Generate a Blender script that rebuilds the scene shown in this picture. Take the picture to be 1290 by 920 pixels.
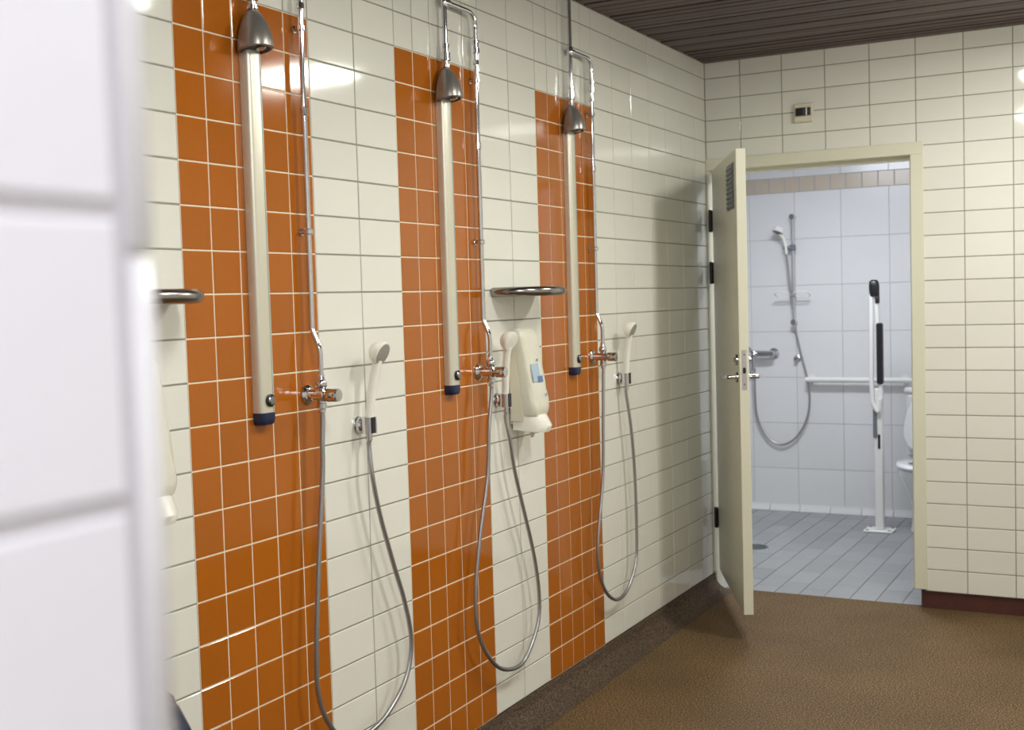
import bpy, math, random
from mathutils import Vector, Matrix
random.seed(7)
for o in list(bpy.data.objects): bpy.data.objects.remove(o)
SC = bpy.context.scene
COL = SC.collection

# ------------------------------------------------------------------ camera, world, exposure
# axes: wall_left is the plane X=0, wall_back the plane Y=0, floor Z=0 (metres)
CAM = Vector((1.9152, -5.6148, 1.4461))
RIGHT = Vector((0.8818, 0.4707, -0.0289)); DOWN = Vector((-0.0002, -0.0609, -0.9981)); FWD = Vector((-0.4716, 0.8802, -0.0536))
FPX = 1517.68
cd = bpy.data.cameras.new('camera'); cam = bpy.data.objects.new('camera', cd); COL.objects.link(cam)
m = Matrix.Identity(4)
for i in range(3):
    m[i][0] = RIGHT[i]; m[i][1] = -DOWN[i]; m[i][2] = -FWD[i]; m[i][3] = CAM[i]
cam.matrix_world = m
cd.sensor_width = 36.0; cd.sensor_fit = 'HORIZONTAL'; cd.lens = FPX * 36.0 / 1290.0
cd.clip_start = 0.02; cd.clip_end = 60
cd.dof.use_dof = True; cd.dof.focus_distance = 3.4; cd.dof.aperture_fstop = 5.6
SC.camera = cam
w = bpy.data.worlds.new('world'); SC.world = w; w.use_nodes = True
w.node_tree.nodes['Background'].inputs[0].default_value = (0.5, 0.5, 0.5, 1)
w.node_tree.nodes['Background'].inputs[1].default_value = 0.05
SC.view_settings.view_transform = 'Standard'; SC.view_settings.look = 'None'
SC.view_settings.exposure = 1.45; SC.view_settings.gamma = 1.0
SC.view_settings.use_curve_mapping = False
LAMP_SHOWER = ((1.0, 1.0, 0.91), 19.5)     # colour, strength of the tube lamps over the showers
LAMP_DOOR = ((1.0, 1.0, 0.91), 25.0)       # the one nearest the doorway
LAMP_ADDED = ((0.93, 0.92, 1.0), 17.5)    # unseen cool lamp, added in the passage to light the near wall
LAMP_INNER = ((0.90, 0.93, 1.0), 26.0)      # cool lamp of the toilet room

# ------------------------------------------------------------------ materials
def mat(name, col, rough=0.4, metal=0.0, coat=0.0, trans=0.0, emit=None, spec=None):
    M = bpy.data.materials.new(name); M.use_nodes = True
    b = M.node_tree.nodes['Principled BSDF']
    b.inputs['Base Color'].default_value = (*col, 1); b.inputs['Roughness'].default_value = rough
    b.inputs['Metallic'].default_value = metal; b.inputs['Coat Weight'].default_value = coat
    b.inputs['Transmission Weight'].default_value = trans
    if spec is not None: b.inputs['Specular IOR Level'].default_value = spec
    if emit:
        b.inputs['Emission Color'].default_value = (*emit[0], 1); b.inputs['Emission Strength'].default_value = emit[1]
    return M
def nodes(M): return M.node_tree.nodes, M.node_tree.links, M.node_tree.nodes['Principled BSDF']
def vary(M, amount=0.06, scale=30, detail=4, rnd=0.05, bump=0.0, bscale=None):
    """noise mottling plus a small per-object value shift"""
    N, L, b = nodes(M)
    base = tuple(b.inputs['Base Color'].default_value)
    tc = N.new('ShaderNodeTexCoord'); nz = N.new('ShaderNodeTexNoise')
    nz.inputs['Scale'].default_value = scale; nz.inputs['Detail'].default_value = detail
    L.new(tc.outputs['Object'], nz.inputs['Vector'])
    oi = N.new('ShaderNodeObjectInfo')
    m1 = N.new('ShaderNodeMath'); m1.operation = 'MULTIPLY_ADD'; m1.inputs[1].default_value = amount * 2; m1.inputs[2].default_value = 1 - amount
    L.new(nz.outputs['Fac'], m1.inputs[0])
    m2 = N.new('ShaderNodeMath'); m2.operation = 'MULTIPLY_ADD'; m2.inputs[1].default_value = rnd * 2; m2.inputs[2].default_value = 1 - rnd
    L.new(oi.outputs['Random'], m2.inputs[0])
    m3 = N.new('ShaderNodeMath'); m3.operation = 'MULTIPLY'
    L.new(m1.outputs[0], m3.inputs[0]); L.new(m2.outputs[0], m3.inputs[1])
    hs = N.new('ShaderNodeHueSaturation'); hs.inputs['Color'].default_value = base
    L.new(m3.outputs[0], hs.inputs['Value']); L.new(hs.outputs['Color'], b.inputs['Base Color'])
    if bump:
        n2 = N.new('ShaderNodeTexNoise'); n2.inputs['Scale'].default_value = bscale or scale; L.new(tc.outputs['Object'], n2.inputs['Vector'])
        bp = N.new('ShaderNodeBump'); bp.inputs['Strength'].default_value = bump; bp.inputs['Distance'].default_value = 0.002
        L.new(n2.outputs['Fac'], bp.inputs['Height']); L.new(bp.outputs['Normal'], b.inputs['Normal'])
    return M
def speckle(name, dark, mid, light, scale=420, rough=0.5):
    M = mat(name, mid, rough, spec=0.22); N, L, b = nodes(M)
    tc = N.new('ShaderNodeTexCoord')
    n1 = N.new('ShaderNodeTexNoise'); n1.inputs['Scale'].default_value = scale; n1.inputs['Detail'].default_value = 3
    n2 = N.new('ShaderNodeTexNoise'); n2.inputs['Scale'].default_value = 2.2; n2.inputs['Detail'].default_value = 6
    L.new(tc.outputs['Object'], n1.inputs['Vector']); L.new(tc.outputs['Object'], n2.inputs['Vector'])
    r = N.new('ShaderNodeValToRGB'); e = r.color_ramp.elements
    e[0].position = 0.40; e[0].color = (*dark, 1); e[1].position = 0.60; e[1].color = (*light, 1)
    k = e.new(0.5); k.color = (*mid, 1)
    L.new(n1.outputs['Fac'], r.inputs['Fac'])
    mx = N.new('ShaderNodeMix'); mx.data_type = 'RGBA'; mx.blend_type = 'MULTIPLY'; mx.inputs['Factor'].default_value = 0.5
    r2 = N.new('ShaderNodeValToRGB'); r2.color_ramp.elements[0].position = 0.35; r2.color_ramp.elements[0].color = (0.55, 0.55, 0.55, 1)
    r2.color_ramp.elements[1].position = 0.65
    L.new(n2.outputs['Fac'], r2.inputs['Fac'])
    L.new(r.outputs['Color'], mx.inputs[6]); L.new(r2.outputs['Color'], mx.inputs[7]); L.new(mx.outputs[2], b.inputs['Base Color'])
    bp = N.new('ShaderNodeBump'); bp.inputs['Strength'].default_value = 0.25; bp.inputs['Distance'].default_value = 0.001
    L.new(n1.outputs['Fac'], bp.inputs['Height']); L.new(bp.outputs['Normal'], b.inputs['Normal'])
    return M
def brick_mat(name, tile, grout, wd, ht, ax='Y'):
    M = mat(name, tile, 0.15); N, L, b = nodes(M)
    tc = N.new('ShaderNodeTexCoord'); sp = N.new('ShaderNodeSeparateXYZ'); cb = N.new('ShaderNodeCombineXYZ')
    L.new(tc.outputs['Object'], sp.inputs[0]); L.new(sp.outputs[ax], cb.inputs[0]); L.new(sp.outputs['Z'], cb.inputs[1])
    br = N.new('ShaderNodeTexBrick'); br.offset = 0; br.inputs['Scale'].default_value = 1
    br.inputs['Color1'].default_value = (*tile, 1); br.inputs['Color2'].default_value = (*tile, 1); br.inputs['Mortar'].default_value = (*grout, 1)
    br.inputs['Mortar Size'].default_value = 0.0018; br.inputs['Brick Width'].default_value = wd; br.inputs['Row Height'].default_value = ht
    L.new(cb.outputs[0], br.inputs['Vector']); L.new(br.outputs['Color'], b.inputs['Base Color'])
    return M

WHITE_T = (0.79, 0.78, 0.715)
M = {}
M['white_tile'] = vary(mat('glazed_white_tile', WHITE_T, 0.07), 0.02, 8, 2, 0.025)
M['orange_tile'] = vary(mat('glazed_orange_tile', (0.42, 0.118, 0.008), 0.09), 0.05, 60, 4, 0.05)
M['grout'] = vary(mat('grey_grout', (0.30, 0.29, 0.25), 0.85), 0.12, 40, 4, 0)
M['grout_light'] = vary(mat('cream_grout', (0.82, 0.70, 0.52), 0.8), 0.10, 40, 4, 0)
M['pale_tile'] = vary(mat('matt_pale_tile', (0.74, 0.75, 0.76), 0.22), 0.02, 8, 2, 0.02)
M['beige_tile'] = vary(mat('beige_border_tile', (0.56, 0.48, 0.39), 0.25), 0.06, 60, 4, 0.05)
M['inner_grout'] = vary(mat('pale_grout', (0.44, 0.44, 0.43), 0.85), 0.1, 40, 3, 0)
M['floor_tile'] = vary(mat('pale_floor_tile', (0.28, 0.29, 0.30), 0.4), 0.06, 25, 4, 0.10)
M['floor_grout'] = vary(mat('dark_floor_grout', (0.17, 0.17, 0.165), 0.9), 0.1, 40, 3, 0)
M['vinyl'] = speckle('brown_speckled_vinyl', (0.048, 0.028, 0.012), (0.122, 0.073, 0.031), (0.25, 0.157, 0.072), 170, 0.7)
M['cove_shaded'] = speckle('shaded_cove_vinyl', (0.042, 0.028, 0.018), (0.09, 0.060, 0.040), (0.15, 0.105, 0.07), 170, 0.7)  # same vinyl as the floor, darkened so the cove's shade is in the colour
M['maroon'] = vary(mat('maroon_base', (0.075, 0.022, 0.016), 0.55), 0.2, 30, 4, 0)
M['slat'] = mat('brown_slat', (0.10, 0.068, 0.058), 0.5)
M['void'] = mat('dark_void', (0.012, 0.010, 0.012), 0.9)
M['cream'] = vary(mat('cream_paint', (0.72, 0.705, 0.575), 0.32), 0.015, 6, 2, 0)
M['chrome'] = mat('chrome', (0.66, 0.66, 0.69), 0.07, 1.0)
M['hose'] = mat('hose_steel', (0.44, 0.44, 0.46), 0.33, 0.85)
M['steel'] = mat('brushed_steel', (0.34, 0.33, 0.32), 0.22, 1.0)
M['alu'] = mat('champagne_aluminium', (0.74, 0.71, 0.60), 0.34, 0.55)
M['teal'] = mat('teal_seam', (0.28, 0.40, 0.40), 0.4)
M['navy'] = mat('navy_plastic', (0.012, 0.02, 0.06), 0.35)
M['sack'] = mat('navy_sack', (0.008, 0.014, 0.045), 0.38)
M['grey_head'] = mat('satin_grey_metal', (0.36, 0.34, 0.32), 0.34, 0.65)
M['black'] = mat('black_plastic', (0.012, 0.012, 0.016), 0.35)
M['white_pl'] = mat('white_plastic', (0.88, 0.87, 0.79), 0.3)
M['cream_pl'] = mat('cream_plastic', (0.74, 0.70, 0.56), 0.38)
M['spray'] = vary(mat('grey_spray_face', (0.36, 0.34, 0.31), 0.45), 0.25, 260, 2, 0)
M['pouch'] = mat('milky_pouch', (0.80, 0.78, 0.66), 0.28, trans=0.12)
vary(M['pouch'], 0.05, 14, 3, 0, 0.7, 22)
M['blue1'] = mat('pale_blue_print', (0.42, 0.54, 0.66), 0.4)
M['blue2'] = mat('blue_print', (0.10, 0.19, 0.42), 0.4)
M['china'] = mat('white_porcelain', (0.85, 0.86, 0.88), 0.08)
M['white_paint'] = mat('white_enamel', (0.80, 0.80, 0.78), 0.3)
M['grey_pl'] = mat('grey_plastic', (0.16, 0.17, 0.19), 0.4)
M['glassy'] = mat('clear_plastic', (0.80, 0.80, 0.80), 0.15, trans=0.75)
M['plate'] = mat('satin_plate', (0.55, 0.53, 0.55), 0.35, 0.8)
M['drain'] = mat('drain_steel', (0.16, 0.18, 0.19), 0.45, 0.7)
M['lampbody'] = mat('lamp_body_white', (0.8, 0.8, 0.78), 0.4)
M['ceil_white'] = mat('white_ceiling_board', (0.72, 0.73, 0.75), 0.7)
M['near_grout'] = mat('near_pale_grout', (0.50, 0.48, 0.50), 0.8)
M['far_tile_y'] = brick_mat('plain_tiled_wall_y', WHITE_T, (0.37, 0.35, 0.29), 0.2, 0.1, 'Y')
M['far_tile_x'] = brick_mat('plain_tiled_wall_x', WHITE_T, (0.37, 0.35, 0.29), 0.2, 0.1, 'X')
# slat colour: wood grain and a shift per board
N, L, b = nodes(M['slat'])
tc = N.new('ShaderNodeTexCoord'); mp = N.new('ShaderNodeMapping'); mp.inputs['Scale'].default_value = (2, 60, 60)
nz = N.new('ShaderNodeTexNoise'); nz.inputs['Scale'].default_value = 3; nz.inputs['Detail'].default_value = 6
oi = N.new('ShaderNodeObjectInfo'); ad = N.new('ShaderNodeVectorMath'); ad.operation = 'ADD'
L.new(tc.outputs['Object'], ad.inputs[0]); L.new(oi.outputs['Location'], ad.inputs[1])
L.new(ad.outputs[0], mp.inputs[0]); L.new(mp.outputs[0], nz.inputs['Vector'])
rp = N.new('ShaderNodeValToRGB'); rp.color_ramp.elements[0].color = (0.048, 0.033, 0.033, 1); rp.color_ramp.elements[1].color = (0.125, 0.085, 0.078, 1)
rp.color_ramp.elements[0].position = 0.3; rp.color_ramp.elements[1].position = 0.75
L.new(nz.outputs['Fac'], rp.inputs['Fac'])
hs = N.new('ShaderNodeHueSaturation'); mm = N.new('ShaderNodeMath'); mm.operation = 'MULTIPLY_ADD'; mm.inputs[1].default_value = 0.7; mm.inputs[2].default_value = 0.65
L.new(oi.outputs['Random'], mm.inputs[0]); L.new(mm.outputs[0], hs.inputs['Value']); L.new(rp.outputs['Color'], hs.inputs['Color']); L.new(hs.outputs['Color'], b.inputs['Base Color'])

# ------------------------------------------------------------------ mesh helpers
class MB:
    def __init__(s): s.v = []; s.f = []
    def add(s, vs, fs):
        o = len(s.v); s.v += [tuple(p) for p in vs]; s.f += [tuple(i + o for i in f) for f in fs]; return s
    def box(s, x0, x1, y0, y1, z0, z1):
        return s.add([(x0,y0,z0),(x1,y0,z0),(x1,y1,z0),(x0,y1,z0),(x0,y0,z1),(x1,y0,z1),(x1,y1,z1),(x0,y1,z1)],
                     [(0,3,2,1),(4,5,6,7),(0,1,5,4),(1,2,6,5),(2,3,7,6),(3,0,4,7)])
    def rbox(s, x0, x1, y0, y1, z0, z1, b):
        """box with chamfered edges"""
        c = []; idx = {}
        X = (x0, x1); Y = (y0, y1); Z = (z0, z1)
        for i in (0,1):
            for j in (0,1):
                for k in (0,1):
                    sx, sy, sz = (1,-1)[i]*b, (1,-1)[j]*b, (1,-1)[k]*b
                    idx[i,j,k,0] = len(c); c.append((X[i], Y[j]+sy, Z[k]+sz))
                    idx[i,j,k,1] = len(c); c.append((X[i]+sx, Y[j], Z[k]+sz))
                    idx[i,j,k,2] = len(c); c.append((X[i]+sx, Y[j]+sy, Z[k]))
        F = []
        for a in (0, 1):
            F.append([idx[a,0,0,0], idx[a,1,0,0], idx[a,1,1,0], idx[a,0,1,0]])
            F.append([idx[0,a,0,1], idx[1,a,0,1], idx[1,a,1,1], idx[0,a,1,1]])
            F.append([idx[0,0,a,2], idx[1,0,a,2], idx[1,1,a,2], idx[0,1,a,2]])
        for i in (0,1):
            for j in (0,1):
                F.append([idx[i,j,0,0], idx[i,j,0,1], idx[i,j,1,1], idx[i,j,1,0]])
                F.append([idx[i,0,j,0], idx[i,0,j,2], idx[i,1,j,2], idx[i,1,j,0]])
                F.append([idx[0,i,j,1], idx[0,i,j,2], idx[1,i,j,2], idx[1,i,j,1]])
                for k in (0,1): F.append([idx[i,j,k,0], idx[i,j,k,1], idx[i,j,k,2]])
        cen = Vector(((x0+x1)/2, (y0+y1)/2, (z0+z1)/2)); out = []
        for f in F:
            p = [Vector(c[q]) for q in f]; n = (p[1]-p[0]).cross(p[2]-p[0]); mid = sum(p, Vector())/len(p)
            out.append(f if n.dot(mid-cen) > 0 else f[::-1])
        return s.add(c, out)
    def loft(s, rings, cap0=True, cap1=True):
        n = len(rings[0]); vs = [p for r in rings for p in r]; fs = []
        for i in range(len(rings)-1):
            for j in range(n):
                a = i*n+j; b2 = i*n+(j+1) % n; fs.append((a, b2, b2+n, a+n))
        if cap0: fs.append(tuple(range(n-1, -1, -1)))
        if cap1: fs.append(tuple(range((len(rings)-1)*n, len(rings)*n)))
        return s.add(vs, fs)
    def tube(s, pts, r, n=12, cap=True):
        pts = [Vector(p) for p in pts]; rr = r if isinstance(r, (list, tuple)) else [r]*len(pts)
        t = (pts[1]-pts[0]).normalized(); u = t.orthogonal().normalized(); rings = []
        for i, p in enumerate(pts):
            a = pts[max(i-1, 0)]; c = pts[min(i+1, len(pts)-1)]; tn = (c-a).normalized()
            u = (u - tn*u.dot(tn)).normalized(); v = tn.cross(u)
            rings.append([p + rr[i]*(u*math.cos(2*math.pi*k/n) + v*math.sin(2*math.pi*k/n)) for k in range(n)])
        return s.loft(rings, cap, cap)
    def lathe(s, prof, org, axis, n=24, cap=True):
        """prof: (distance along axis, radius)"""
        org = Vector(org); ax = Vector(axis).normalized(); u = ax.orthogonal().normalized(); v = ax.cross(u)
        rings = [[org + ax*h + max(r, 1e-4)*(u*math.cos(2*math.pi*k/n) + v*math.sin(2*math.pi*k/n)) for k in range(n)] for h, r in prof]
        return s.loft(rings, cap, cap)
    def build(s, name, m, parent=None, loc=(0,0,0), smooth=35):
        me = bpy.data.meshes.new(name); me.from_pydata([tuple(p) for p in s.v], [], s.f); me.update()
        if smooth:
            me.polygons.foreach_set('use_smooth', [True]*len(me.polygons)); me.set_sharp_from_angle(angle=math.radians(smooth))
        me.materials.append(M[m] if isinstance(m, str) else m)
        o = bpy.data.objects.new(name, me); COL.objects.link(o); o.location = loc
        if parent: o.parent = parent
        return o
def tag(o, label, cat, group=None, kind=None):
    o['label'] = label; o['category'] = cat
    if group: o['group'] = group
    if kind: o['kind'] = kind
    return o
def thing(name, loc, label, cat, group=None, kind=None, rz=0):
    o = bpy.data.objects.new(name, None); o.empty_display_size = 0.05; COL.objects.link(o); o.location = loc; o.rotation_euler = (0, 0, rz)
    return tag(o, label, cat, group, kind)
def spline(pts, step=0.004):
    """Catmull-Rom through pts, resampled evenly"""
    P = [Vector(p) for p in pts]; P = [P[0]*2-P[1]] + P + [P[-1]*2-P[-2]]; d = []
    for i in range(1, len(P)-2):
        for k in range(60):
            t = k/60.0; a, b2, c, e = P[i-1], P[i], P[i+1], P[i+2]
            d.append(0.5*((2*b2) + (c-a)*t + (2*a-5*b2+4*c-e)*t*t + (3*b2-a-3*c+e)*t**3))
    d.append(P[-2]); out = [d[0]]; acc = 0
    for i in range(1, len(d)):
        seg = d[i]-d[i-1]; ln = seg.length
        if ln == 0: continue
        while acc + ln >= step:
            q = d[i] - seg*((acc+ln-step)/ln); out.append(q); seg = d[i]-q; ln = seg.length; acc = 0
        acc += ln
    out.append(d[-1]); return out
def arc_path(p0, corner, p1, r, n=8):
    """polyline p0 -> rounded corner -> p1"""
    p0, c, p1 = Vector(p0), Vector(corner), Vector(p1); a = (p0-c).normalized(); b2 = (p1-c).normalized()
    return [p0] + [c + a*r*(1-t)**2 + b2*r*t**2 for t in [k/n for k in range(n+1)]] + [p1]
def ell(cx, cy, z, a, b2, n=28, p=2.0, x0=None):
    out = []
    for k in range(n):
        t = 2*math.pi*k/n; c, s_ = math.cos(t), math.sin(t)
        out.append((cx + a*math.copysign(abs(c)**(2/p), c), cy + b2*math.copysign(abs(s_)**(2/p), s_), z))
    return out
def view_px(p):
    q = Vector(p)-CAM; zz = q.dot(FWD)
    if zz < 0.05: return None
    return 645+FPX*q.dot(RIGHT)/zz, 460+FPX*q.dot(DOWN)/zz

# ---- tiles: each tile an object; those out of view joined into one 'stuff' part
TM = {}
def tile_mesh(w_, h_, t_, b_, m_):
    k = (round(w_, 4), round(h_, 4), round(t_, 4), m_)
    if k not in TM:
        me = bpy.data.meshes.new('tile')
        c = [(-w_/2, -h_/2, -t_), (w_/2, -h_/2, -t_), (w_/2, h_/2, -t_), (-w_/2, h_/2, -t_)]
        c += [(x, y, -b_) for x, y, _ in c[:4]]
        c += [(math.copysign(abs(x)-b_*1.3, x), math.copysign(abs(y)-b_*1.3, y), 0) for x, y, _ in c[:4]]
        f = [(8, 9, 10, 11)]
        for i in range(4):
            j = (i+1) % 4; f += [(i, j, 4+j, 4+i), (4+i, 4+j, 8+j, 8+i)]
        me.from_pydata(c, [], f); me.update(); me.materials.append(M[m_]); TM[k] = me
    return TM[k]
def lay_tiles(parent, specs, name, limit=300, t_=0.005, b_=0.0011, tilt=0.0035):
    """specs: (centre, u axis, v axis, width, height, material)"""
    rank = []
    for i, (c, u, v, w_, h_, m_) in enumerate(specs):
        q = [view_px(Vector(c)+u*a*w_/2+v*b2*h_/2) for a in (-1, 1) for b2 in (-1, 1)]
        ar = 0
        if all(q):
            xs = [p[0] for p in q]; ys = [p[1] for p in q]
            ar = max(0, min(max(xs), 1300)-max(min(xs), -10)) * max(0, min(max(ys), 930)-max(min(ys), -10))
        rank.append((ar, i))
    rank.sort(reverse=True)
    keep = set(i for k, (a, i) in enumerate(rank) if k < limit and a > 12)
    rest = MB(); restm = None
    for i, (c, u, v, w_, h_, m_) in enumerate(specs):
        n = u.cross(v); me = tile_mesh(w_, h_, t_, b_, m_)
        R = Matrix((u, v, n)).transposed()
        R = R @ Matrix.Rotation(random.uniform(-tilt, tilt), 3, 'X') @ Matrix.Rotation(random.uniform(-tilt, tilt), 3, 'Y')
        if i in keep:
            o = bpy.data.objects.new(name, me); COL.objects.link(o); o.parent = parent
            o.matrix_local = Matrix.Translation(Vector(c)) @ R.to_4x4()
        else:
            restm = m_
            rest.add([Vector(c) + R @ Vector(p.co) for p in me.vertices], [tuple(p.vertices) for p in me.polygons])
    if rest.v:
        o = rest.build(name + '_field', restm, parent, smooth=0); o['kind'] = 'stuff'
AX, AY, AZ = Vector((1,0,0)), Vector((0,1,0)), Vector((0,0,1))

# ------------------------------------------------------------------ geometry constants
ZB = 0.08; CZ = 2.555                     # underside of the wall tiles, ceiling
OW = 0.0969; WW = 0.1999; ROW = 0.1
S_END = [-3.0958, -2.2116, -1.3274]       # +Y end of each orange stripe
YC = [e - 2.5*OW for e in S_END]          # stripe centres
YP = -5.286                                # end of the near wall
XR = 2.9; YR = -7.6
rows = [ZB + ROW*k for k in range(25)] + [CZ]
J = 0.0040                                # joint width

# ------------------------------------------------------------------ structure: floor, walls, ceiling
fl = MB().box(0.0, XR+0.1, YR-0.1, 0.045, -0.05, 0).build('floor', 'vinyl', smooth=0); tag(fl, 'brown speckled vinyl floor of the shower room', 'floor', kind='structure')
# coved skirting along the shower wall
prof = [(-0.02, -0.0), (-0.02, ZB-0.002), (0.003, ZB-0.002)]
for k in range(11):
    a = math.pi/2*k/10; prof.append((0.10-0.094*math.cos(a), 0.074-0.0735*math.sin(a)))
prof += [(0.10, -0.0)]
cv = MB().loft([[(x, YR, z) for x, z in prof], [(x, -0.0, z) for x, z in prof]]).build('baseboard_left', 'cove_shaded', smooth=40)
tag(cv, 'coved brown vinyl skirting under the striped shower wall', 'skirting', kind='structure')
bb = MB().box(0.975, XR, 0.012, 0.06, 0.0, ZB+0.004).build('baseboard_back', 'maroon', smooth=0); tag(bb, 'dark maroon skirting under the cream tiled wall', 'skirting', kind='structure')

# left wall with the orange stripes
wl = MB().box(-0.16, -0.002, YR, 0.1, ZB, CZ+0.02).build('wall_left', 'grout', smooth=0); tag(wl, 'white tiled shower wall with three vertical orange tile stripes', 'wall', kind='structure')
specO, specW = [], []
def colsA():
    out = []; y = S_END[2]
    # right of the last stripe up to the corner
    a = y
    while a < -0.02:
        b2 = min(a+0.19556, -0.0); out.append((a, b2, 'w')); a = b2
    for i in (2, 1, 0):
        e = S_END[i]
        for k in range(5): out.append((e-(k+1)*OW, e-k*OW, 'o'))
        s0 = e-5*OW
        if i: out += [(s0-WW, s0, 'w'), (s0-2*WW, s0-WW, 'w')]
        else:
            a = s0
            while a > YP: out.append((max(a-WW, YP), a, 'w')); a -= WW
    return out
for a, b2, t in colsA():
    for k in range(len(rows)-1):
        z0, z1 = rows[k], rows[k+1]
        c = (0, (a+b2)/2, (z0+z1)/2); spec = (c, AY, AZ, b2-a-J, z1-z0-J)
        if t == 'o' and k < 21: specO.append(spec + ('orange_tile',))
        else: specW.append(spec + ('white_tile',))
lay_tiles(wl, specO, 'orange_tile', 300)
lay_tiles(wl, specW, 'white_tile', 300)
# light grout bed inside the orange stripes
for e in S_END:
    MB().box(-0.003, -0.0016, e-5*OW, e, ZB, ZB+21*ROW).build('stripe_grout', 'grout_light', wl, smooth=0)

# back wall with the doorway
FX0, FX1, FZ = 0.0, 1.004, 2.097          # outside of the door frame
wb = MB().box(FX1-0.01, XR+0.1, 0.002, 0.1, ZB, CZ+0.02).box(-0.16, FX1-0.01, 0.002, 0.1, FZ-0.01, CZ+0.02).box(-1.3, -0.002, 0.0, 0.1, 0.0, FZ-0.01).build('wall_back', 'grout', smooth=0)
tag(wb, 'cream tiled back wall around the open doorway', 'wall', kind='structure')
colB = [0.0] + [0.1745+0.20004*k for k in range(14)] + [XR]
specB = []
for a, b2 in zip(colB[:-1], colB[1:]):
    for z0, z1 in zip(rows[:-1], rows[1:]):
        aa, zz = a, z0
        if z0 < FZ-0.012:
            if b2 < FX1: 
                if z1 < FZ: continue
                zz = FZ-0.008
            elif a < FX1:
                if z1 < FZ: aa = FX1-0.006
        specB.append((((aa+b2)/2, 0, (zz+z1)/2), AX, AZ, b2-aa-J, z1-zz-J, 'white_tile'))
lay_tiles(wb, specB, 'wall_tile', 300)

wr = MB().box(XR, XR+0.1, YR, 0.1, 0, CZ+0.02).build('wall_right', 'far_tile_y', smooth=0); tag(wr, 'white tiled wall facing the showers', 'wall', kind='structure')
we = MB().box(-0.16, XR+0.1, YR-0.1, YR, 0, CZ+0.02).build('wall_rear', 'far_tile_x', smooth=0); tag(we, 'white tiled wall at the other end of the room', 'wall', kind='structure')

# near wall: block with a tiled face and a rounded corner trim
XN = 1.605
wn = MB().box(0.0, XN-0.0014, YR, YP-0.024, 0, CZ+0.02).box(0.0, XN-0.024, YR, YP, 0, CZ+0.02).build('wall_near', 'near_grout', smooth=0)
tag(wn, 'near white tiled wall end with rounded corner trim, out of focus', 'wall', kind='structure')
specN = []; y = YP-0.0275
while y > YR:
    for z0, z1 in zip([-0.02]+rows[:-1], rows): specN.append(((XN, y-0.1, (z0+z1)/2), AY, AZ, 0.2-J, z1-z0-J-0.001, 'near_tile'))
    y -= 0.2
M['near_tile'] = vary(mat('near_glazed_tile', (0.75, 0.75, 0.79), 0.14), 0.01, 8, 2, 0.02)
lay_tiles(wn, specN, 'wall_tile', 60, b_=0.0016)
zj = [0.0] + [1.466+0.2*k for k in range(-7, 6)] + [CZ]
for z0, z1 in zip(zj[:-1], zj[1:]):
    if z1-z0 < 0.01: continue
    r = []; zz = [(z0+0.0016, 0.001), (z0+0.003, 0), (z1-0.003, 0), (z1-0.0016, 0.001)]
    for z, ins in zz:
        ring = [(XN-0.03, YP-0.0255, z)]
        for k in range(9):
            a = math.pi/2*k/8; ring.append((XN-0.021+(0.021-ins)*math.cos(a), YP-0.0255+(0.0255-ins)*math.sin(a), z))
        ring.append((XN-0.03, YP-ins, z)); r.append(ring)
    MB().loft(r).build('corner_trim', 'near_tile', wn, smooth=40)
MB().tube([(XN-0.0225, YP-0.0265, 0), (XN-0.0225, YP-0.0265, CZ)], 0.0205, 32).build('corner_grout', 'near_grout', wn, smooth=0)

# slatted ceiling
ce = MB().box(-0.1, XR+0.1, YR-0.1, 0.1, CZ+0.028, CZ+0.06).build('ceiling', 'void', smooth=0); tag(ce, 'dark brown slatted wooden ceiling', 'ceiling', kind='structure')
sl = {}
for wd in (0.042, 0.048, 0.054):
    me = MB().rbox(-XR/2-0.01, XR/2+0.01, -wd/2, wd/2, -0.01, 0.01, 0.002)
    o = me.build('slat', 'slat', smooth=0); sl[wd] = o.data; bpy.data.objects.remove(o)
y = -0.003
while y > YR+0.05:
    wd = random.choice((0.042, 0.048, 0.054)); o = bpy.data.objects.new('slat', sl[wd]); COL.objects.link(o); o.parent = ce
    o.location = (XR/2, y-wd/2, CZ+0.010+random.uniform(0, 0.004)); y -= wd + random.choice((0.004, 0.007, 0.012, 0.015))

# ------------------------------------------------------------------ toilet room shell
IX0, IX1, IY1, ICZ = -1.2, 1.3, 2.24, 2.42
fi = MB().box(IX0-0.1, IX1+0.1, 0.045, IY1+0.1, -0.05, -0.0025).build('floor_inner', 'floor_grout', smooth=0); tag(fi, 'pale grey tiled floor of the toilet room', 'floor', kind='structure')
specF = []
for i in range(-14, 9):
    xa = 0.403+0.1197*i; off = 0.0 if i % 2 else 0.12; y = 0.048-off
    while y < IY1:
        a, b2 = max(y, 0.048), min(y+0.236, IY1-0.03)
        if b2-a > 0.02 and xa > IX0-0.1: specF.append(((xa+0.06, (a+b2)/2, 0.0), AX, AY, 0.1197-0.005, b2-a-0.004, 'floor_tile'))
        y += 0.236
lay_tiles(fi, specF, 'floor_tile', 300, tilt=0.004)
wi = MB().box(IX0-0.1, IX1+0.1, IY1+0.0025, IY1+0.1, -0.05, ICZ+0.02).build('wall_inner_back', 'inner_grout', smooth=0); tag(wi, 'pale tiled toilet room wall with a beige border row', 'wall', kind='structure')
specI, specBd, specC = [], [], []
zr = [0.0, 0.281, 0.583, 0.885, 1.187, 1.489, 1.793, 2.098]
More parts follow.
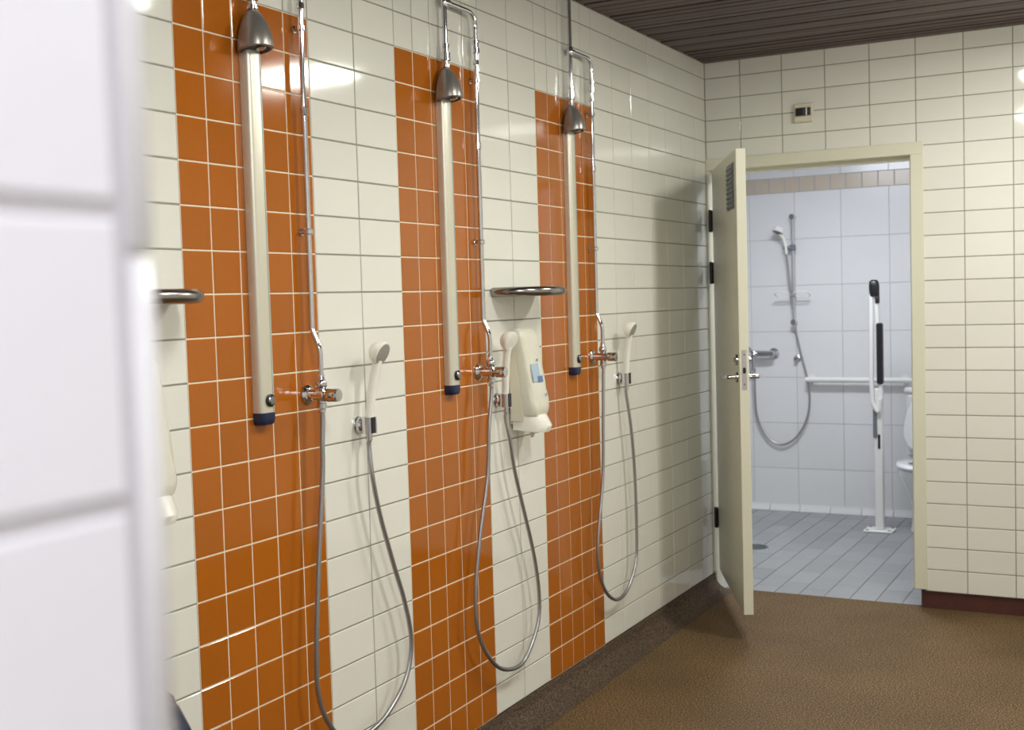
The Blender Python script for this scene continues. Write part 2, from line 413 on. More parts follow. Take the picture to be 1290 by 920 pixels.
for k in range(-4, 5):
    xa = 0.131+0.3005*k
    if xa > IX1 or xa+0.3 < IX0: continue
    for z0, z1 in zip(zr[:-1], zr[1:]): specI.append(((xa+0.15, IY1, (z0+z1)/2), AX, AZ, 0.3005-0.003, z1-z0-0.003, 'pale_tile'))
    specI.append(((xa+0.15, IY1, (2.196+ICZ)/2), AX, AZ, 0.3005-0.003, ICZ-2.196-0.003, 'pale_tile'))
for k in range(-14, 10): specBd.append(((-0.434+0.1*k+0.05+0.0037*0, IY1, 2.147), AX, AZ, 0.094, 0.094, 'beige_tile'))
lay_tiles(wi, specI, 'wall_tile', 120, tilt=0.0012)
lay_tiles(wi, specBd, 'border_tile', 60, tilt=0.0012)
for k in range(-8, 9):
    x0 = -0.16+0.2*k
    if x0+0.2 > IX1 or x0 < IX0: continue
    MB().loft([[(x, IY1-0.001, 0), (x, IY1-0.001, 0.042), (x, IY1-0.007, 0.042), (x, IY1-0.012, 0.02), (x, IY1-0.03, 0.002), (x, IY1-0.03, 0)] for x in (x0+0.002, x0+0.198)]).build('base_tile', 'pale_tile', wi, smooth=50)
o = MB().box(IX0-0.1, IX0, 0.1, IY1, -0.05, ICZ+0.02).build('wall_inner_left', 'pale_tile', smooth=0); tag(o, 'plain pale side wall of the toilet room behind the open door', 'wall', kind='structure')
o = MB().box(IX1, IX1+0.1, 0.1, IY1, -0.05, ICZ+0.02).build('wall_inner_right', 'pale_tile', smooth=0); tag(o, 'plain pale side wall of the toilet room past the toilet', 'wall', kind='structure')
o = MB().box(IX0, IX1, 0.1, IY1, ICZ, ICZ+0.05).build('ceiling_inner', 'ceil_white', smooth=0); tag(o, 'plain white ceiling of the toilet room', 'ceiling', kind='structure')

# ------------------------------------------------------------------ lamps (ceiling mounted, just above the frame)
def ceiling_lamp(loc, sx, sy, em, label, z0=CZ):
    t = thing('ceiling_lamp', (loc[0], loc[1], z0), label, 'lamp', 'ceiling lamps')
    MB().rbox(-sx/2, sx/2, -sy/2, sy/2, -0.045, -0.0, 0.006).build('housing', 'lampbody', t)
    dm = mat('lamp_diffuser', (0.9, 0.9, 0.88), 0.4, emit=em)
    MB().loft([ell(0, 0, -0.045, sx/2-0.012, sy/2-0.012, 28, 8), ell(0, 0, -0.058, sx/2-0.016, sy/2-0.016, 28, 8), ell(0, 0, -0.066, sx/2-0.04, sy/2-0.04, 28, 8)], False, True).build('diffuser', dm, t)
    return t
ceiling_lamp((1.56, -1.10), 0.52, 0.28, LAMP_DOOR, 'white ceiling lamp over the open doorway end of the showers')
ceiling_lamp((1.47, -2.57), 0.66, 0.26, LAMP_SHOWER, 'white ceiling lamp over the middle of the shower room')
ceiling_lamp((1.47, -4.12), 0.66, 0.26, LAMP_SHOWER, 'white ceiling lamp beside the near wall end')
ceiling_lamp((2.35, -5.75), 0.66, 0.30, LAMP_ADDED, 'added cool white ceiling lamp in the passage, lighting the near wall')
ceiling_lamp((0.25, 0.86), 0.60, 0.26, LAMP_INNER, 'cool white ceiling lamp in the toilet room', ICZ)

# ------------------------------------------------------------------ door frame and open door
tf = thing('trim_1', (0, 0, 0), 'cream painted door frame around the toilet room doorway', 'door frame', kind='structure')
ZF = 0.088
MB().rbox(0.949, FX1, -0.014, 0.004, ZF, FZ-0.0565, 0.003).build('jamb_casing', 'cream', tf)
MB().rbox(0.0005, 0.013, -0.014, 0.004, ZF, FZ-0.0565, 0.003).build('jamb_casing', 'cream', tf)
MB().rbox(0.0005, FX1, -0.014, 0.004, FZ-0.0565, FZ, 0.003).build('head_casing', 'cream', tf)
MB().box(0.951, 0.985, 0.004, 0.112, ZF, FZ-0.055).build('jamb', 'cream', tf)
MB().box(0.936, 0.951, 0.05, 0.112, ZF, FZ-0.07).build('door_stop', 'cream', tf)
MB().box(0.001, 0.0125, 0.004, 0.112, 0.0, FZ-0.055).build('jamb', 'cream', tf)
MB().box(0.001, 0.985, 0.004, 0.112, FZ-0.055, FZ-0.02).build('head', 'cream', tf)
MB().box(0.0125, 0.951, 0.05, 0.112, FZ-0.072, FZ-0.055).build('door_stop', 'cream', tf)
o = MB().rbox(0.9475, 0.9505, 0.006, 0.030, 1.035, 1.20, 0.001).build('strike_plate', 'grey_pl', tf)

HA = Vector((0.036, -0.030, 0)); HE = Vector((0.402, -0.81, 0)); U = (HE-HA).normalized(); LEN = (HE-HA).length
rz = math.atan2(U.y, U.x)
# local x along the leaf, local -y is the shaded face towards the shower wall
dr = thing('door_1', (HA.x, HA.y, 0), 'cream door standing open towards the shower wall', 'door', kind='structure', rz=rz)
TH = 0.04
leaf = MB().rbox(0.012, LEN, 0, TH, 0.11, 2.038, 0.0015).build('leaf', 'cream', dr)
gr = MB()
gr.box(0.60, 0.80, -0.004, 0.001, 1.80, 1.99)
g = gr.build('vent_grille', 'grey_pl', dr, smooth=0)
for k in range(9):
    z = 1.808+0.02*k; MB().rbox(0.605, 0.795, -0.009, -0.003, z, z+0.013, 0.002).build('louvre', 'grey_pl', g)
lp = MB().rbox(LEN-0.0005, LEN+0.0015, 0.010, 0.030, 1.05, 1.215, 0.0008).build('lock_plate', 'plate', dr)
MB().rbox(LEN, LEN+0.006, 0.014, 0.026, 1.118, 1.142, 0.003).build('latch', 'black', lp)
for z in (1.072, 1.195): MB().lathe([(0, 0.004), (0.001, 0.0035)], (LEN+0.0012, 0.02, z), (1,0,0), 10).build('screw', 'grey_pl', lp)
for sgn, y0 in ((-1, 0.0), (1, TH)):
    h = MB().lathe([(0, 0.024), (0.007, 0.023), (0.009, 0.019)], (LEN-0.06, y0, 1.10), (0, sgn, 0), 20).build('handle_rose', 'chrome', dr)
    MB().tube(arc_path((LEN-0.06, y0+sgn*0.008, 1.10), (LEN-0.06, y0+sgn*0.05, 1.10), (LEN-0.17, y0+sgn*0.05, 1.10), 0.018), 0.009, 12).build('lever', 'chrome', h)
    MB().lathe([(0, 0.024), (0.007, 0.023), (0.009, 0.010), (0.014, 0.009), (0.015, 0.006)], (LEN-0.06, y0, 1.172), (0, sgn, 0), 20).build('lock_rose', 'chrome', dr)
for z0, z1 in ((1.745, 1.852), (1.497, 1.604), (0.312, 0.414)):
    h = MB().lathe([(0, 0.006), (0.003, 0.010), (z1-z0-0.003, 0.010), (z1-z0, 0.006)], (-0.003, -0.008, z0), (0,0,1), 14).build('hinge', 'black', dr)
    MB().box(-0.003, 0.016, -0.0015, 0.0395, z0+0.006, z1-0.006).build('hinge_leaf', 'black', h, smooth=0)

# ------------------------------------------------------------------ wall showers
def wall_shower(i):
    yc = YC[i]
    nm = ('beside the half hidden soap dispenser', 'beside the soap bag dispenser', 'closest to the open door')[i]
    t = thing('wall_shower', (0, yc, 0), 'chrome wall shower with grey head on the orange stripe ' + nm, 'shower', 'wall showers on the orange stripes')
    # aluminium column
    w2, D = 0.0275, 0.029
    def sec(z, k=1.0):
        pr = [(0.001, -w2*k), (D*0.45, -w2*k)]
        for q in range(7):
            a = math.pi/2*q/6; pr.append((D*k-0.014+0.014*math.sin(a), -w2*k+0.014-0.014*math.cos(a)))
        for q in range(7):
            a = math.pi/2*(1-q/6); pr.append((D*k-0.014+0.014*math.sin(a), w2*k-0.014+0.014*math.cos(a)))
        pr += [(D*0.45, w2*k), (0.001, w2*k)]
        return [(x, y, z) for x, y in pr]
    body = MB().loft([sec(1.192), sec(2.062)]).build('column', 'alu', t)
    MB().box(D-0.0008, D+0.0007, 0.0125, 0.0140, 1.195, 2.05).build('seam', 'teal', body, smooth=0)
    MB().loft([sec(1.163, 0.86), sec(1.167, 0.95), sec(1.174, 1.02), sec(1.1925, 1.02)]).build('end_cap', 'navy', body)
    bt = MB().lathe([(0, 0.0155), (0.006, 0.0155), (0.0075, 0.0135)], (D-0.001, 0.002, 1.222), (1,0,0), 24).build('button_ring', 'black', body)
    MB().lathe([(0, 0.0125), (0.0075, 0.0125), (0.010, 0.010), (0.0105, 0.002)], (D, 0.002, 1.222), (1,0,0), 24).build('push_button', 'steel', bt)
    # bell shaped head
    rings = []
    for k in range(13):
        f = k/12.0; z = 2.150-0.088*f
        g_ = math.sin(f*math.pi/2)**0.70
        hx = 0.012+0.0285*g_; hy = 0.012+0.030*g_; cx = 0.024+0.0175*g_**1.3; dy_ = -0.014*g_**1.3
        rings.append([(x, y, z-0.012*f*(1-(x-0.0)/0.088)) for x, y, _ in ell(cx, dy_, z, hx, hy, 32, 2.2)])
    # rim turned in
    last = rings[-1]; cx = sum(p[0] for p in last)/32
    rings.append([(cx+(x-cx)*0.86, dy_+(y-dy_)*0.86, z-0.003) for x, y, z in last])
    hd = MB().loft(rings, True, False).build('shower_head', 'grey_head', t, smooth=50)
    r0 = rings[-1]; MB().loft([[(x, y, z) for x, y, z in r0], [(cx+(x-cx)*0.8, dy_+(y-dy_)*0.8, z+0.006) for x, y, z in r0]], False, True).build('underside', 'navy', hd)
    MB().lathe([(0, 0.012), (0.008, 0.012), (0.010, 0.008)], (0.056, dy_, 2.062), (0.35, 0, -1), 16).build('nozzle', 'chrome', hd)
    # pipework
    px = 0.025
    MB().tube([(px, 0, 2.150), (px, 0, CZ)], 0.0078, 14).build('supply_pipe', 'chrome', t)
    MB().lathe([(0, 0.010), (0.004, 0.0125), (0.012, 0.0125), (0.014, 0.008), (0.022, 0.008), (0.024, 0.0145), (0.048, 0.0145), (0.050, 0.0105), (0.062, 0.0105), (0.064, 0.0125), (0.072, 0.0125), (0.076, 0.008)], (px, 0, 2.150), (0,0,1), 16).build('union_nut', 'chrome', t, smooth=30)
    MB().lathe([(0, 0.010), (0.003, 0.012), (0.027, 0.012), (0.030, 0.010)], (px, 0, 2.335), (0,0,1), 16).lathe([(0, 0.011), (0.022, 0.011), (0.024, 0.009)], (px, 0.004, 2.350), (0,1,0), 16).build('tee', 'chrome', t)
    yr = 0.184
    path = [(px, 0.006, 2.350)] + arc_path((px, 0.06, 2.350), (px, yr, 2.350), (px, yr, 2.25), 0.045)[1:]
    path += [(px-0.002, yr, 1.395)]
    path += arc_path((px-0.002, yr, 1.395), (px-0.002, yr, 1.388), (0.036, yr, 1.360), 0.006)[1:] + arc_path((0.036, yr, 1.360), (0.046, yr, 1.335), (0.046, yr, 1.32), 0.014)[2:] + [(0.046, yr, 1.262)]
    MB().tube(path, 0.0072, 14).build('riser_pipe', 'chrome', t)
    MB().lathe([(0, 0.009), (0.002, 0.013), (0.016, 0.013), (0.018, 0.010), (0.030, 0.010), (0.032, 0.0125), (0.040, 0.0125), (0.042, 0.009)], (px, yr, 2.225), (0,0,1), 16).build('pipe_coupling', 'chrome', t, smooth=25)
    MB().lathe([(0, 0.008), (0.002, 0.0098), (0.014, 0.0098), (0.016, 0.008)], (px, yr, 2.190), (0,0,1), 12).build('pipe_coupling', 'chrome', t, smooth=25)
    MB().lathe([(0, 0.008), (0.002, 0.0092), (0.020, 0.0092), (0.022, 0.008)], (px, yr, 1.925), (0,0,1), 12).build('pipe_coupling', 'chrome', t, smooth=25)
    for z in (2.142, 1.634):
        c = MB().lathe([(0, 0.0085), (0.002, 0.0112), (0.012, 0.0112), (0.014, 0.0085)], (px, yr, z-0.007), (0,0,1), 14).build('pipe_clamp', 'chrome', t)
        MB().lathe([(0, 0.0095), (0.003, 0.0095), (0.004, 0.006), (0.018, 0.006)], (0.001, yr, z), (1,0,0), 14).build('clamp_foot', 'chrome', c)
    # valve
    zv = 1.220
    v = MB().lathe([(0, 0.0145), (0.03, 0.0145), (0.032, 0.0165), (0.046, 0.0165), (0.049, 0.012), (0.054, 0.012)], (0.012, yr, zv), (1,0,0), 24).build('valve_body', 'chrome', t)
    MB().lathe([(0, 0.026), (0.004, 0.0255), (0.009, 0.020), (0.012, 0.0145)], (0.0005, yr, zv), (1,0,0), 28).build('wall_flange', 'chrome', v)
    n = 24; rg = []
    for h_, r_ in ((0, 0.014), (0.003, 0.0178), (0.030, 0.0178), (0.034, 0.0155), (0.0345, 0.004)):
        rg.append([(0.066+h_, yr+(r_-(0.0014 if (k % 3 == 0 and 0 < h_ < 0.033) else 0))*math.cos(2*math.pi*k/n), zv+(r_-(0.0014 if (k % 3 == 0 and 0 < h_ < 0.033) else 0))*math.sin(2*math.pi*k/n)) for k in range(n)])
    MB().loft(rg).build('knob', 'chrome', v)
    MB().lathe([(0, 0.010), (0.008, 0.010), (0.010, 0.0125), (0.015, 0.0148), (0.021, 0.0152), (0.027, 0.0140), (0.031, 0.0105), (0.034, 0.0105), (0.036, 0.009), (0.046, 0.009)], (0.046, yr, zv+0.008), (0,0,1), 20).build('inlet_nut', 'chrome', v, smooth=40)
    MB().lathe([(0, 0.011), (0.012, 0.011), (0.013, 0.0125), (0.026, 0.0125), (0.028, 0.0095), (0.036, 0.0095)], (0.046, yr, zv-0.008), (0,0,-1), 12).build('hose_nut', 'chrome', v, smooth=25)
    return t
for i in range(3): wall_shower(i)

# ------------------------------------------------------------------ hand showers with hoses and wall holders
def hand_shower(i, yh, lean, facey, pts, where):
    yv = YC[i] + 0.184; zh = 1.120; xh = 0.036
    hl = thing('shower_holder', (0, yh, zh), 'round chrome wall holder ' + where[1], 'holder', 'hand shower wall holders')
    MB().lathe([(0.0005, 0.024), (0.004, 0.024), (0.006, 0.0225), (0.016, 0.0220), (0.020, 0.018)], (0, 0, 0), (1,0,0), 28).build('wall_stub', 'chrome', hl)
    # open clip ring
    rg = []
    for k in range(21):
        a = math.radians(40+280*k/20); ca, sa = math.cos(a), math.sin(a)
        rg.append([(xh+ca*0.0125, sa*0.0125, -0.022), (xh+ca*0.0215, sa*0.0215, -0.022), (xh+ca*0.0215, sa*0.0215, 0.022), (xh+ca*0.0125, sa*0.0125, 0.022)])
    MB().loft(rg).build('clip', 'chrome', hl)
    MB().box(xh+0.0125, xh+0.0165, -0.0085, 0.0085, -0.0215, 0.0215).build('clip_pad', 'black', hl, smooth=0)
    t = thing('hand_shower', (xh, yh, zh), 'white hand shower with grey steel hose ' + where[0], 'hand shower', 'white hand showers on hoses')
    def ax(z): return Vector((0.03*z + 0.55*z*z, lean*z, z)) if z > 0 else Vector((0.03*z, 0, z))
    zs = [-0.030, -0.018, 0.0, 0.03, 0.07, 0.11, 0.15, 0.175]; rs = [0.0075, 0.0085, 0.0105, 0.0118, 0.0125, 0.0120, 0.0118, 0.0135]
    MB().tube([ax(z) for z in zs], rs, 16).build('handle', 'white_pl', t)
    c = ax(0.196); n = Vector((math.cos(math.radians(24)), facey, -math.sin(math.radians(24)))).normalized()
    hd = MB().lathe([(-0.026, 0.006), (-0.024, 0.016), (-0.016, 0.025), (-0.004, 0.0315), (0.008, 0.0335), (0.012, 0.0325), (0.0125, 0.030)], c, n, 32).build('head', 'white_pl', t, smooth=50)
    MB().lathe([(0.0115, 0.0300), (0.0135, 0.0290), (0.0150, 0.012)], c, n, 32).build('spray_face', 'spray' if i != 1 else 'white_pl', hd)
    MB().lathe([(0, 0.0095), (0.022, 0.0088), (0.024, 0.007)], ax(-0.020), ax(-0.05)-ax(-0.02), 14).build('hose_collar', 'chrome', t)
    org = Vector((xh, yh, zh)); P = [Vector((0.046, yv, 1.190)), Vector((0.046, yv, 1.15))] + [Vector(p) for p in pts] + [org+ax(-0.065), org+ax(-0.040)]
    S_ = spline([p-org for p in P], 0.0021)
    MB().tube(S_, [0.0072 if k % 2 else 0.0058 for k in range(len(S_))], 8).build('hose', 'hose', t, smooth=80)
hand_shower(0, -2.937, 0.11, 0.05, [(0.046, -3.159, 1.095), (0.045, -3.162, 1.014), (0.043, -3.189, 0.791), (0.042, -3.210, 0.570), (0.042, -3.206, 0.454), (0.042, -3.162, 0.364), (0.042, -3.086, 0.294), (0.042, -2.980, 0.295), (0.042, -2.892, 0.323), (0.042, -2.806, 0.390), (0.042, -2.775, 0.484), (0.042, -2.801, 0.601), (0.042, -2.854, 0.729), (0.042, -2.909, 0.872), (0.042, -2.938, 0.982)],
            ('hanging on bare white tiles between two orange stripes', 'on bare white tiles between two orange stripes'))
hand_shower(1, -2.158, -0.09, -0.12, [(0.046, -2.293, 1.042), (0.045, -2.310, 0.892), (0.043, -2.365, 0.714), (0.042, -2.404, 0.534), (0.042, -2.394, 0.410), (0.042, -2.321, 0.305), (0.042, -2.225, 0.244), (0.042, -2.101, 0.234), (0.042, -1.997, 0.317), (0.042, -1.969, 0.414), (0.042, -2.003, 0.584), (0.042, -2.115, 0.864), (0.042, -2.148, 0.987)],
            ('in front of the soap bag dispenser', 'beside the soap bag dispenser'))
hand_shower(2, -1.138, -0.06, 0.05, [(0.046, -1.399, 0.976), (0.045, -1.413, 0.764), (0.043, -1.475, 0.490), (0.042, -1.432, 0.344), (0.042, -1.322, 0.263), (0.042, -1.205, 0.269), (0.042, -1.103, 0.357), (0.042, -1.083, 0.475), (0.042, -1.088, 0.717), (0.042, -1.115, 0.915)],
            ('nearest to the open door', 'nearest to the open door'))

# ------------------------------------------------------------------ soap shelves
def soap_shelf(yc, label):
    t = thing('soap_shelf', (0, yc, 1.474), label, 'shelf', 'half round steel soap shelves')
    A_, B_, r = 0.152, 0.150, 0.0155; pts = []
    for k in range(33):
        a = -math.pi/2 + math.pi*k/32; pts.append((0.003+A_*max(0, math.cos(a))**0.75, B_*math.copysign(abs(math.sin(a))**0.9, math.sin(a)), 0))
    MB().tube(pts, r, 16).build('rim', 'steel', t)
    MB().loft([[(max(0.001, x-0.004), y*0.99, z) for x, y, _ in pts] for z in (-0.008, -0.005)]).build('tray', 'steel', t)
    return t
soap_shelf(-2.012, 'half round brushed steel soap shelf above the soap bag dispenser')
soap_shelf(-3.78, 'half round brushed steel soap shelf above the partly hidden soap dispenser')

# ------------------------------------------------------------------ soap dispensers
def soap_dispenser(yc, label, printed):
    t = thing('soap_dispenser', (0, yc, 1.0), label, 'soap dispenser', 'wall soap dispensers')
    # local z = 0 at 1.00 m
    MB().rbox(0.001, 0.012, -0.058, 0.058, 0.03, 0.335, 0.003).build('back_plate', 'cream_pl', t)
    MB().loft([[(0.010, -0.0665, 0.042), (0.060, -0.0665, 0.042), (0.024, -0.0665, 0.338), (0.010, -0.0665, 0.338)], [(0.010, -0.0635, 0.042), (0.060, -0.0635, 0.042), (0.024, -0.0635, 0.338), (0.010, -0.0635, 0.338)]]).build('side_plate', 'cream_pl', t, smooth=0)
    # pouch: rounded wedge, thicker low down, with soft wrinkles
    rings = []; n = 32; nz = 22; rn = random.Random(3)
    for k in range(nz+1):
        f = k/nz; z = 0.060+0.292*f
        d = 0.094-0.050*f; e = 1.0
        if f < 0.10: e = 0.82+0.18*math.sin(f/0.10*math.pi/2)
        if f > 0.90: e = 0.45+0.55*math.cos((f-0.90)/0.10*math.pi/2)
        ring = []
        for j, (x, y, _) in enumerate(ell(0, 0, 0, 1, 1, n, 4.5)):
            wv = 0.0012*math.sin(9*f+2.2*j)+0.0018*math.sin(23*f+1.1*j*(1 if x > 0 else 0))*(1-f)
            ring.append((0.012+(x+1)/2*d*(0.4+0.6*e)+(wv if x > 0.3 else 0), y*0.062*(0.7+0.3*e), z))
        rings.append(ring)
    p = MB().loft(rings).build('pouch', 'pouch', t, smooth=60)
    if printed:
        def quad(y0, y1, z0, z1, m_, lift):
            def X(z): f = (z-0.060)/0.292; return 0.012+(0.094-0.050*f)+lift
            MB().add([(X(z0), y0, z0), (X(z0), y1, z0), (X(z1), y1, z1), (X(z1), y0, z1)], [(0,1,2,3)]).build('print', m_, p, smooth=0)
        quad(-0.044, 0.010, 0.172, 0.232, 'blue1', 0.0024); quad(-0.012, 0.024, 0.170, 0.190, 'blue2', 0.0034)
        quad(0.004, 0.012, 0.240, 0.248, 'blue2', 0.003); quad(0.026, 0.034, 0.122, 0.130, 'blue2', 0.003)
    # lever below: curved white push bar
    lr = []
    for k in range(11):
        a = math.pi*(k/10.0)
        yy = -0.060*math.cos(a); q = math.sin(a)**0.6
        lr.append([(0.014, yy, 0.012), (0.030+0.085*q, yy, 0.012-0.010*q), (0.036+0.088*q, yy, 0.022), (0.030+0.072*q, yy, 0.060), (0.014, yy, 0.060)])
    MB().loft(lr).build('push_lever', 'white_pl', t, smooth=50)
    MB().lathe([(0, 0.010), (0.02, 0.008), (0.03, 0.005)], (0.055, 0, 0.012), (0,0,-1), 14).build('spout', 'white_pl', t)
    return t
soap_dispenser(-2.012, 'cream wall soap dispenser with a blue printed soap bag', True)
soap_dispenser(-3.78, 'cream soap dispenser half hidden by the near wall end', False)

# ------------------------------------------------------------------ navy sack by the shower wall
sk = MB(); rings = []; rn = random.Random(5)
for k in range(26):
    f = k/25.0; z = 0.80*f+0.002
    r = 0.19+0.028*math.sin(z/0.70*2.2) if z < 0.70 else 0.213*math.sqrt(max(0.02, 1-((z-0.70)/0.108)**4))
    r = max(r, 0.03); ring = []
    for j in range(40):
        a = 2*math.pi*j/40
        wv = 1+0.05*math.sin(5*a+7*f)+0.035*math.sin(9*a-17*f)+0.03*math.sin(31*f+2*a)
        ring.append((r*wv*math.cos(a), r*wv*math.sin(a), z + (0.015*math.sin(4*a) if 0.1 < f else 0)*f))
    rings.append(ring)
o = sk.loft(rings).build('rubbish_sack', 'sack', loc=(0.30, -4.235, 0.0), smooth=60)
tag(o, 'dark navy plastic sack behind the near wall end', 'bag')

# ------------------------------------------------------------------ wall sensor
t = thing('wall_sensor', (0.480, -0.001, 2.273), 'small cream square sensor with black lens above the doorway', 'sensor')
MB().rbox(-0.044, 0.044, -0.022, 0.0, -0.042, 0.042, 0.004).build('housing', 'cream_pl', t)
s_ = MB().loft([[(-0.034, -0.020, z), (0.034, -0.020, z), (0.034, -0.030, z), (0.0, -0.036, z), (-0.034, -0.030, z)] for z in (-0.016, 0.020)]).build('lens', 'black', t, smooth=0)
MB().rbox(0.014, 0.020, -0.0345, -0.030, -0.0155, 0.0195, 0.001).build('lens_bar', 'white_paint', s_)

# ------------------------------------------------------------------ toilet room fittings (back wall at IY1)
# sliding rail with hand shower
t = thing('shower_rail', (-0.172, IY1, 1.2), 'chrome vertical shower rail on the pale toilet room wall', 'shower rail')
MB().tube([(0, -0.045, 0.02), (0, -0.045, 0.735)], 0.0105, 14).build('bar', 'chrome', t)
for z in (0.735, 0.05):
    MB().lathe([(0.0, 0.016), (0.035, 0.016), (0.06, 0.019), (0.063, 0.016)], (0, -0.001, z), (0,-1,0), 18).build('bracket', 'chrome', t)
sd = MB().lathe([(-0.02, 0.017), (-0.018, 0.020), (0.018, 0.020), (0.02, 0.017)], (0, -0.045, 0.535), (0,0,1), 18).build('slider', 'grey_pl', t)
sp_ = MB().rbox(-0.016, 0.016, -0.07, -0.032, 0.215, 0.245, 0.004).build('soap_dish', 'glassy', t)
for sg in (-1, 1):
    cx = sg*0.062
    MB().tube([(cx+0.050*math.copysign(abs(math.cos(a))**0.6, math.cos(a)), -0.075+0.04*math.copysign(abs(math.sin(a))**0.6, math.sin(a)), 0.23-0.02*math.sin(a)) for a in [2*math.pi*k/36 for k in range(37)]], 0.0035, 8).build('dish_loop', 'white_paint', sp_)
MB().lathe([(0, 0.012), (0.03, 0.013), (0.05, 0.010)], (-0.01, -0.05, 0.535), (-1,-0.3,0.0), 14).build('slider_clip', 'grey_pl', sd)
t = thing('hand_shower', (-0.212, IY1-0.065, 1.745), 'small white hand shower on the chrome sliding rail', 'hand shower')
MB().tube([(0.004, 0, -0.05), (0, 0, 0.0), (-0.010, -0.012, 0.05), (-0.028, -0.03, 0.085)], [0.008, 0.010, 0.010, 0.012], 12).build('handle', 'white_pl', t)
nn = Vector((-0.28, -0.35, -0.9)).normalized()
hd = MB().lathe([(-0.030, 0.018), (-0.024, 0.034), (0.002, 0.039), (0.006, 0.036)], (-0.04, -0.04, 0.095), nn, 24).build('head', 'white_paint', t)
MB().lathe([(0.005, 0.035), (0.008, 0.03)], (-0.04, -0.04, 0.095), nn, 24).build('spray_face', 'grey_pl', hd)
hp = [(0.004, 0, -0.05), (0.01, 0.012, -0.15), (0.025, 0.02, -0.33), (0.045, 0.03, -0.52), (0.075, 0.035, -0.68), (0.112, 0.04, -0.84), (0.130, 0.04, -1.0), (0.105, 0.04, -1.14), (0.03, 0.04, -1.26), (-0.07, 0.04, -1.305), (-0.16, 0.04, -1.25), (-0.22, 0.035, -1.12), (-0.228, 0.02, -0.95), (-0.225, 0.01, -0.80)]
S_ = spline(hp, 0.006); MB().tube(S_, [0.0075 if k % 2 else 0.0065 for k in range(len(S_))], 8).build('hose', 'hose', t, smooth=80)
t = thing('shower_outlet', (-0.166, IY1, 1.01), 'small round chrome wall outlet below the shower rail', 'wall fitting')
MB().lathe([(0.0005, 0.024), (0.004, 0.024), (0.008, 0.018)], (0, 0, 0), (0,-1,0), 20).build('plate', 'chrome', t)
MB().lathe([(0.006, 0.015), (0.035, 0.015), (0.04, 0.012)], (0, 0, 0), (0,-1,0), 20).build('stub', 'chrome', t)
# mixer
t = thing('shower_mixer', (-0.405, IY1, 1.045), 'chrome lever shower mixer on the toilet room wall beside the door', 'mixer')
bd = MB().lathe([(-0.105, 0.006), (-0.1, 0.018), (-0.05, 0.021), (0.05, 0.021), (0.1, 0.018), (0.105, 0.006)], (0, -0.06, 0), (1,0,0), 20).build('body', 'chrome', t)
for x in (-0.085, 0.085):
    MB().lathe([(0.0005, 0.036), (0.006, 0.036), (0.015, 0.026), (0.022, 0.019), (0.06, 0.017)], (x, 0, 0), (0,-1,0), 24).build('wall_flange', 'chrome', t)
MB().lathe([(0, 0.024), (0.03, 0.026), (0.05, 0.022), (0.055, 0.012)], (-0.03, -0.07, -0.005), (0,-1,0.15), 20).build('cartridge', 'chrome', bd)
MB().tube([(-0.03, -0.105, 0.01), (-0.03, -0.14, 0.03), (-0.03, -0.19, 0.045)], [0.012, 0.010, 0.008], 12).build('lever', 'chrome', bd)
MB().lathe([(0, 0.020), (0.03, 0.022), (0.05, 0.016), (0.075, 0.013), (0.095, 0.011)], (-0.045, -0.06, -0.015), (0,0,-1), 18).build('outlet', 'chrome', bd)
# grab rail
t = thing('grab_rail', (-0.10, IY1, 0.875), 'white horizontal grab rail on the toilet room wall', 'grab rail')
MB().tube([(0.0, -0.055, 0), (1.2, -0.055, 0)], 0.0165, 16).build('bar', 'white_paint', t)
for x in (0.03, 0.62, 1.15):
    MB().lathe([(0.0005, 0.03), (0.005, 0.03), (0.007, 0.012), (0.055, 0.012)], (x, 0, 0), (0,-1,0), 16).build('bracket', 'white_paint', t)
# folding support post
t = thing('support_post', (0.452, 1.73, 0.0), 'white floor standing fold up support arm with black padded grip', 'support arm')
bp_ = MB().rbox(-0.085, 0.085, -0.07, 0.07, 0.0005, 0.012, 0.003).build('base_plate', 'white_paint', t)
for x in (-0.065, 0.065):
    for y in (-0.05, 0.05): MB().lathe([(0, 0.009), (0.004, 0.008)], (x, y, 0.012), (0,0,1), 10).build('bolt', 'grey_pl', bp_)
pp = MB().rbox(-0.022, 0.026, -0.025, 0.025, 0.012, 0.86, 0.005).build('post', 'white_paint', t)
MB().rbox(-0.027, -0.003, -0.030, -0.0245, 0.565, 0.74, 0.002).build('height_strip', 'grey_pl', pp)
MB().rbox(0.0, 0.014, -0.030, -0.0245, 0.50, 0.585, 0.002).build('height_strip', 'black', pp)
ar = MB().tube(arc_path((0.018, -0.035, 0.80), (0.010, -0.035, 0.70), (-0.030, -0.035, 0.78), 0.05) + [(-0.030, -0.035, 0.9), (-0.026, -0.03, 1.43)], 0.0135, 14).build('arm', 'white_paint', t)
MB().tube([(0.020, -0.02, 0.80), (0.0, -0.02, 1.44)], 0.0135, 14).build('arm_tube', 'white_paint', t)
MB().rbox(0.000, 0.036, -0.045, 0.0, 0.885, 1.25, 0.008).build('grip_pad', 'black', t)
MB().rbox(0.004, 0.010, -0.03, -0.01, 1.24, 1.40, 0.002).build('pad_end', 'grey_pl', t)
MB().loft([ell(-0.010, -0.024, 1.405, 0.025, 0.02, 20, 3), ell(-0.010, -0.024, 1.41, 0.029, 0.022, 20, 3), ell(-0.011, -0.024, 1.47, 0.030, 0.023, 20, 3), ell(-0.012, -0.024, 1.495, 0.026, 0.020, 20, 3), ell(-0.012, -0.024, 1.506, 0.016, 0.012, 20, 2)]).rbox(-0.004, 0.018, -0.042, -0.006, 1.365, 1.41, 0.005).build('grip_end', 'black', t, smooth=60)
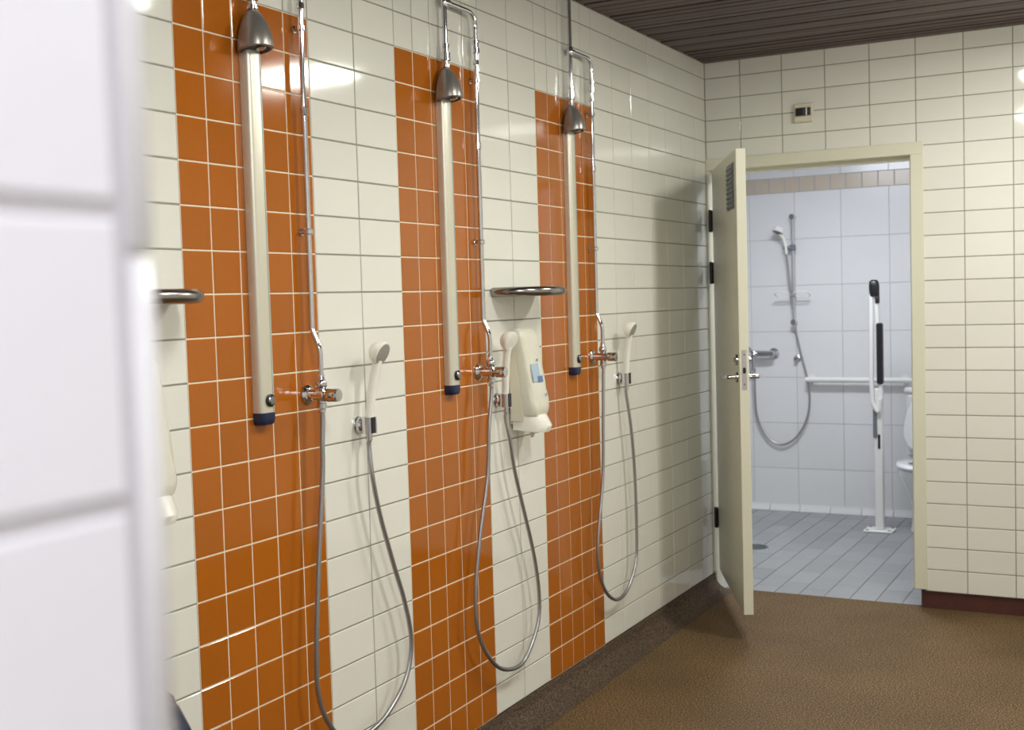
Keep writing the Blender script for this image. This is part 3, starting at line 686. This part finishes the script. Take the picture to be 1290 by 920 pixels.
# toilet
t = thing('toilet', (0.722, 1.86, 0.0), 'white porcelain toilet with raised lid beyond the door frame', 'toilet')
def egg(z, a, b0, b1, cy):
    out = []
    for k in range(36):
        an = 2*math.pi*k/36; s_ = math.sin(an); out.append((a*math.cos(an), cy+(b0 if s_ < 0 else b1)*s_, z))
    return out
bw = MB().loft([egg(0.0, 0.115, 0.17, 0.2, 0.02), egg(0.02, 0.11, 0.165, 0.2, 0.02), egg(0.12, 0.10, 0.15, 0.2, 0.01), egg(0.20, 0.115, 0.18, 0.2, 0.0), egg(0.29, 0.155, 0.25, 0.2, 0.0), egg(0.36, 0.178, 0.295, 0.2, 0.0), egg(0.385, 0.180, 0.30, 0.2, 0.0), egg(0.39, 0.172, 0.29, 0.195, 0.0), egg(0.385, 0.125, 0.235, 0.12, 0.0), egg(0.30, 0.10, 0.19, 0.08, 0.0), egg(0.22, 0.05, 0.08, 0.05, 0.0)]).build('bowl', 'china', t, smooth=60)
MB().loft([egg(0.392, 0.186, 0.31, 0.17, 0), egg(0.404, 0.190, 0.315, 0.17, 0), egg(0.414, 0.182, 0.305, 0.165, 0), egg(0.412, 0.120, 0.235, 0.10, 0), egg(0.396, 0.118, 0.23, 0.10, 0)], False, False).build('seat', 'china', t, smooth=60)
def lid_ring(k, off): return [(x, 0.150+off+0.10*((0.42+(0.17-y)*0.94)-0.42)/0.45, 0.415+(0.165-y)*0.93) for x, y, z in egg(0, 0.182*k, 0.31*k, 0.165*k, 0)]
MB().loft([lid_ring(0.95, -0.004), lid_ring(1.0, 0.0), lid_ring(1.0, 0.012), lid_ring(0.95, 0.018)]).build('lid', 'china', t, smooth=50)
ci = MB().rbox(-0.18, 0.18, 0.255, 0.375, 0.40, 0.80, 0.02).rbox(-0.19, 0.19, 0.248, 0.377, 0.80, 0.835, 0.01).rbox(-0.12, 0.12, 0.12, 0.375, 0.20, 0.40, 0.02).build('cistern', 'china', t)
MB().lathe([(0, 0.022), (0.008, 0.020)], (0, 0.31, 0.835), (0,0,1), 20).build('flush_button', 'chrome', ci)
# floor drain
t = thing('floor_drain', (-0.105, 1.03, 0.0005), 'round dark steel floor drain in the pale tiled floor', 'drain')
MB().lathe([(0, 0.075), (0.002, 0.074), (0.003, 0.066), (0.0015, 0.064)], (0,0,0), (0,0,1), 32).build('ring', 'drain', t)
for k in range(-4, 5):
    ln = math.sqrt(0.064**2-(0.014*k)**2)-0.002; MB().box(-ln, ln, 0.014*k-0.0045, 0.014*k+0.0045, 0.0015, 0.0028).build('grate_bar', 'drain', t, smooth=0)
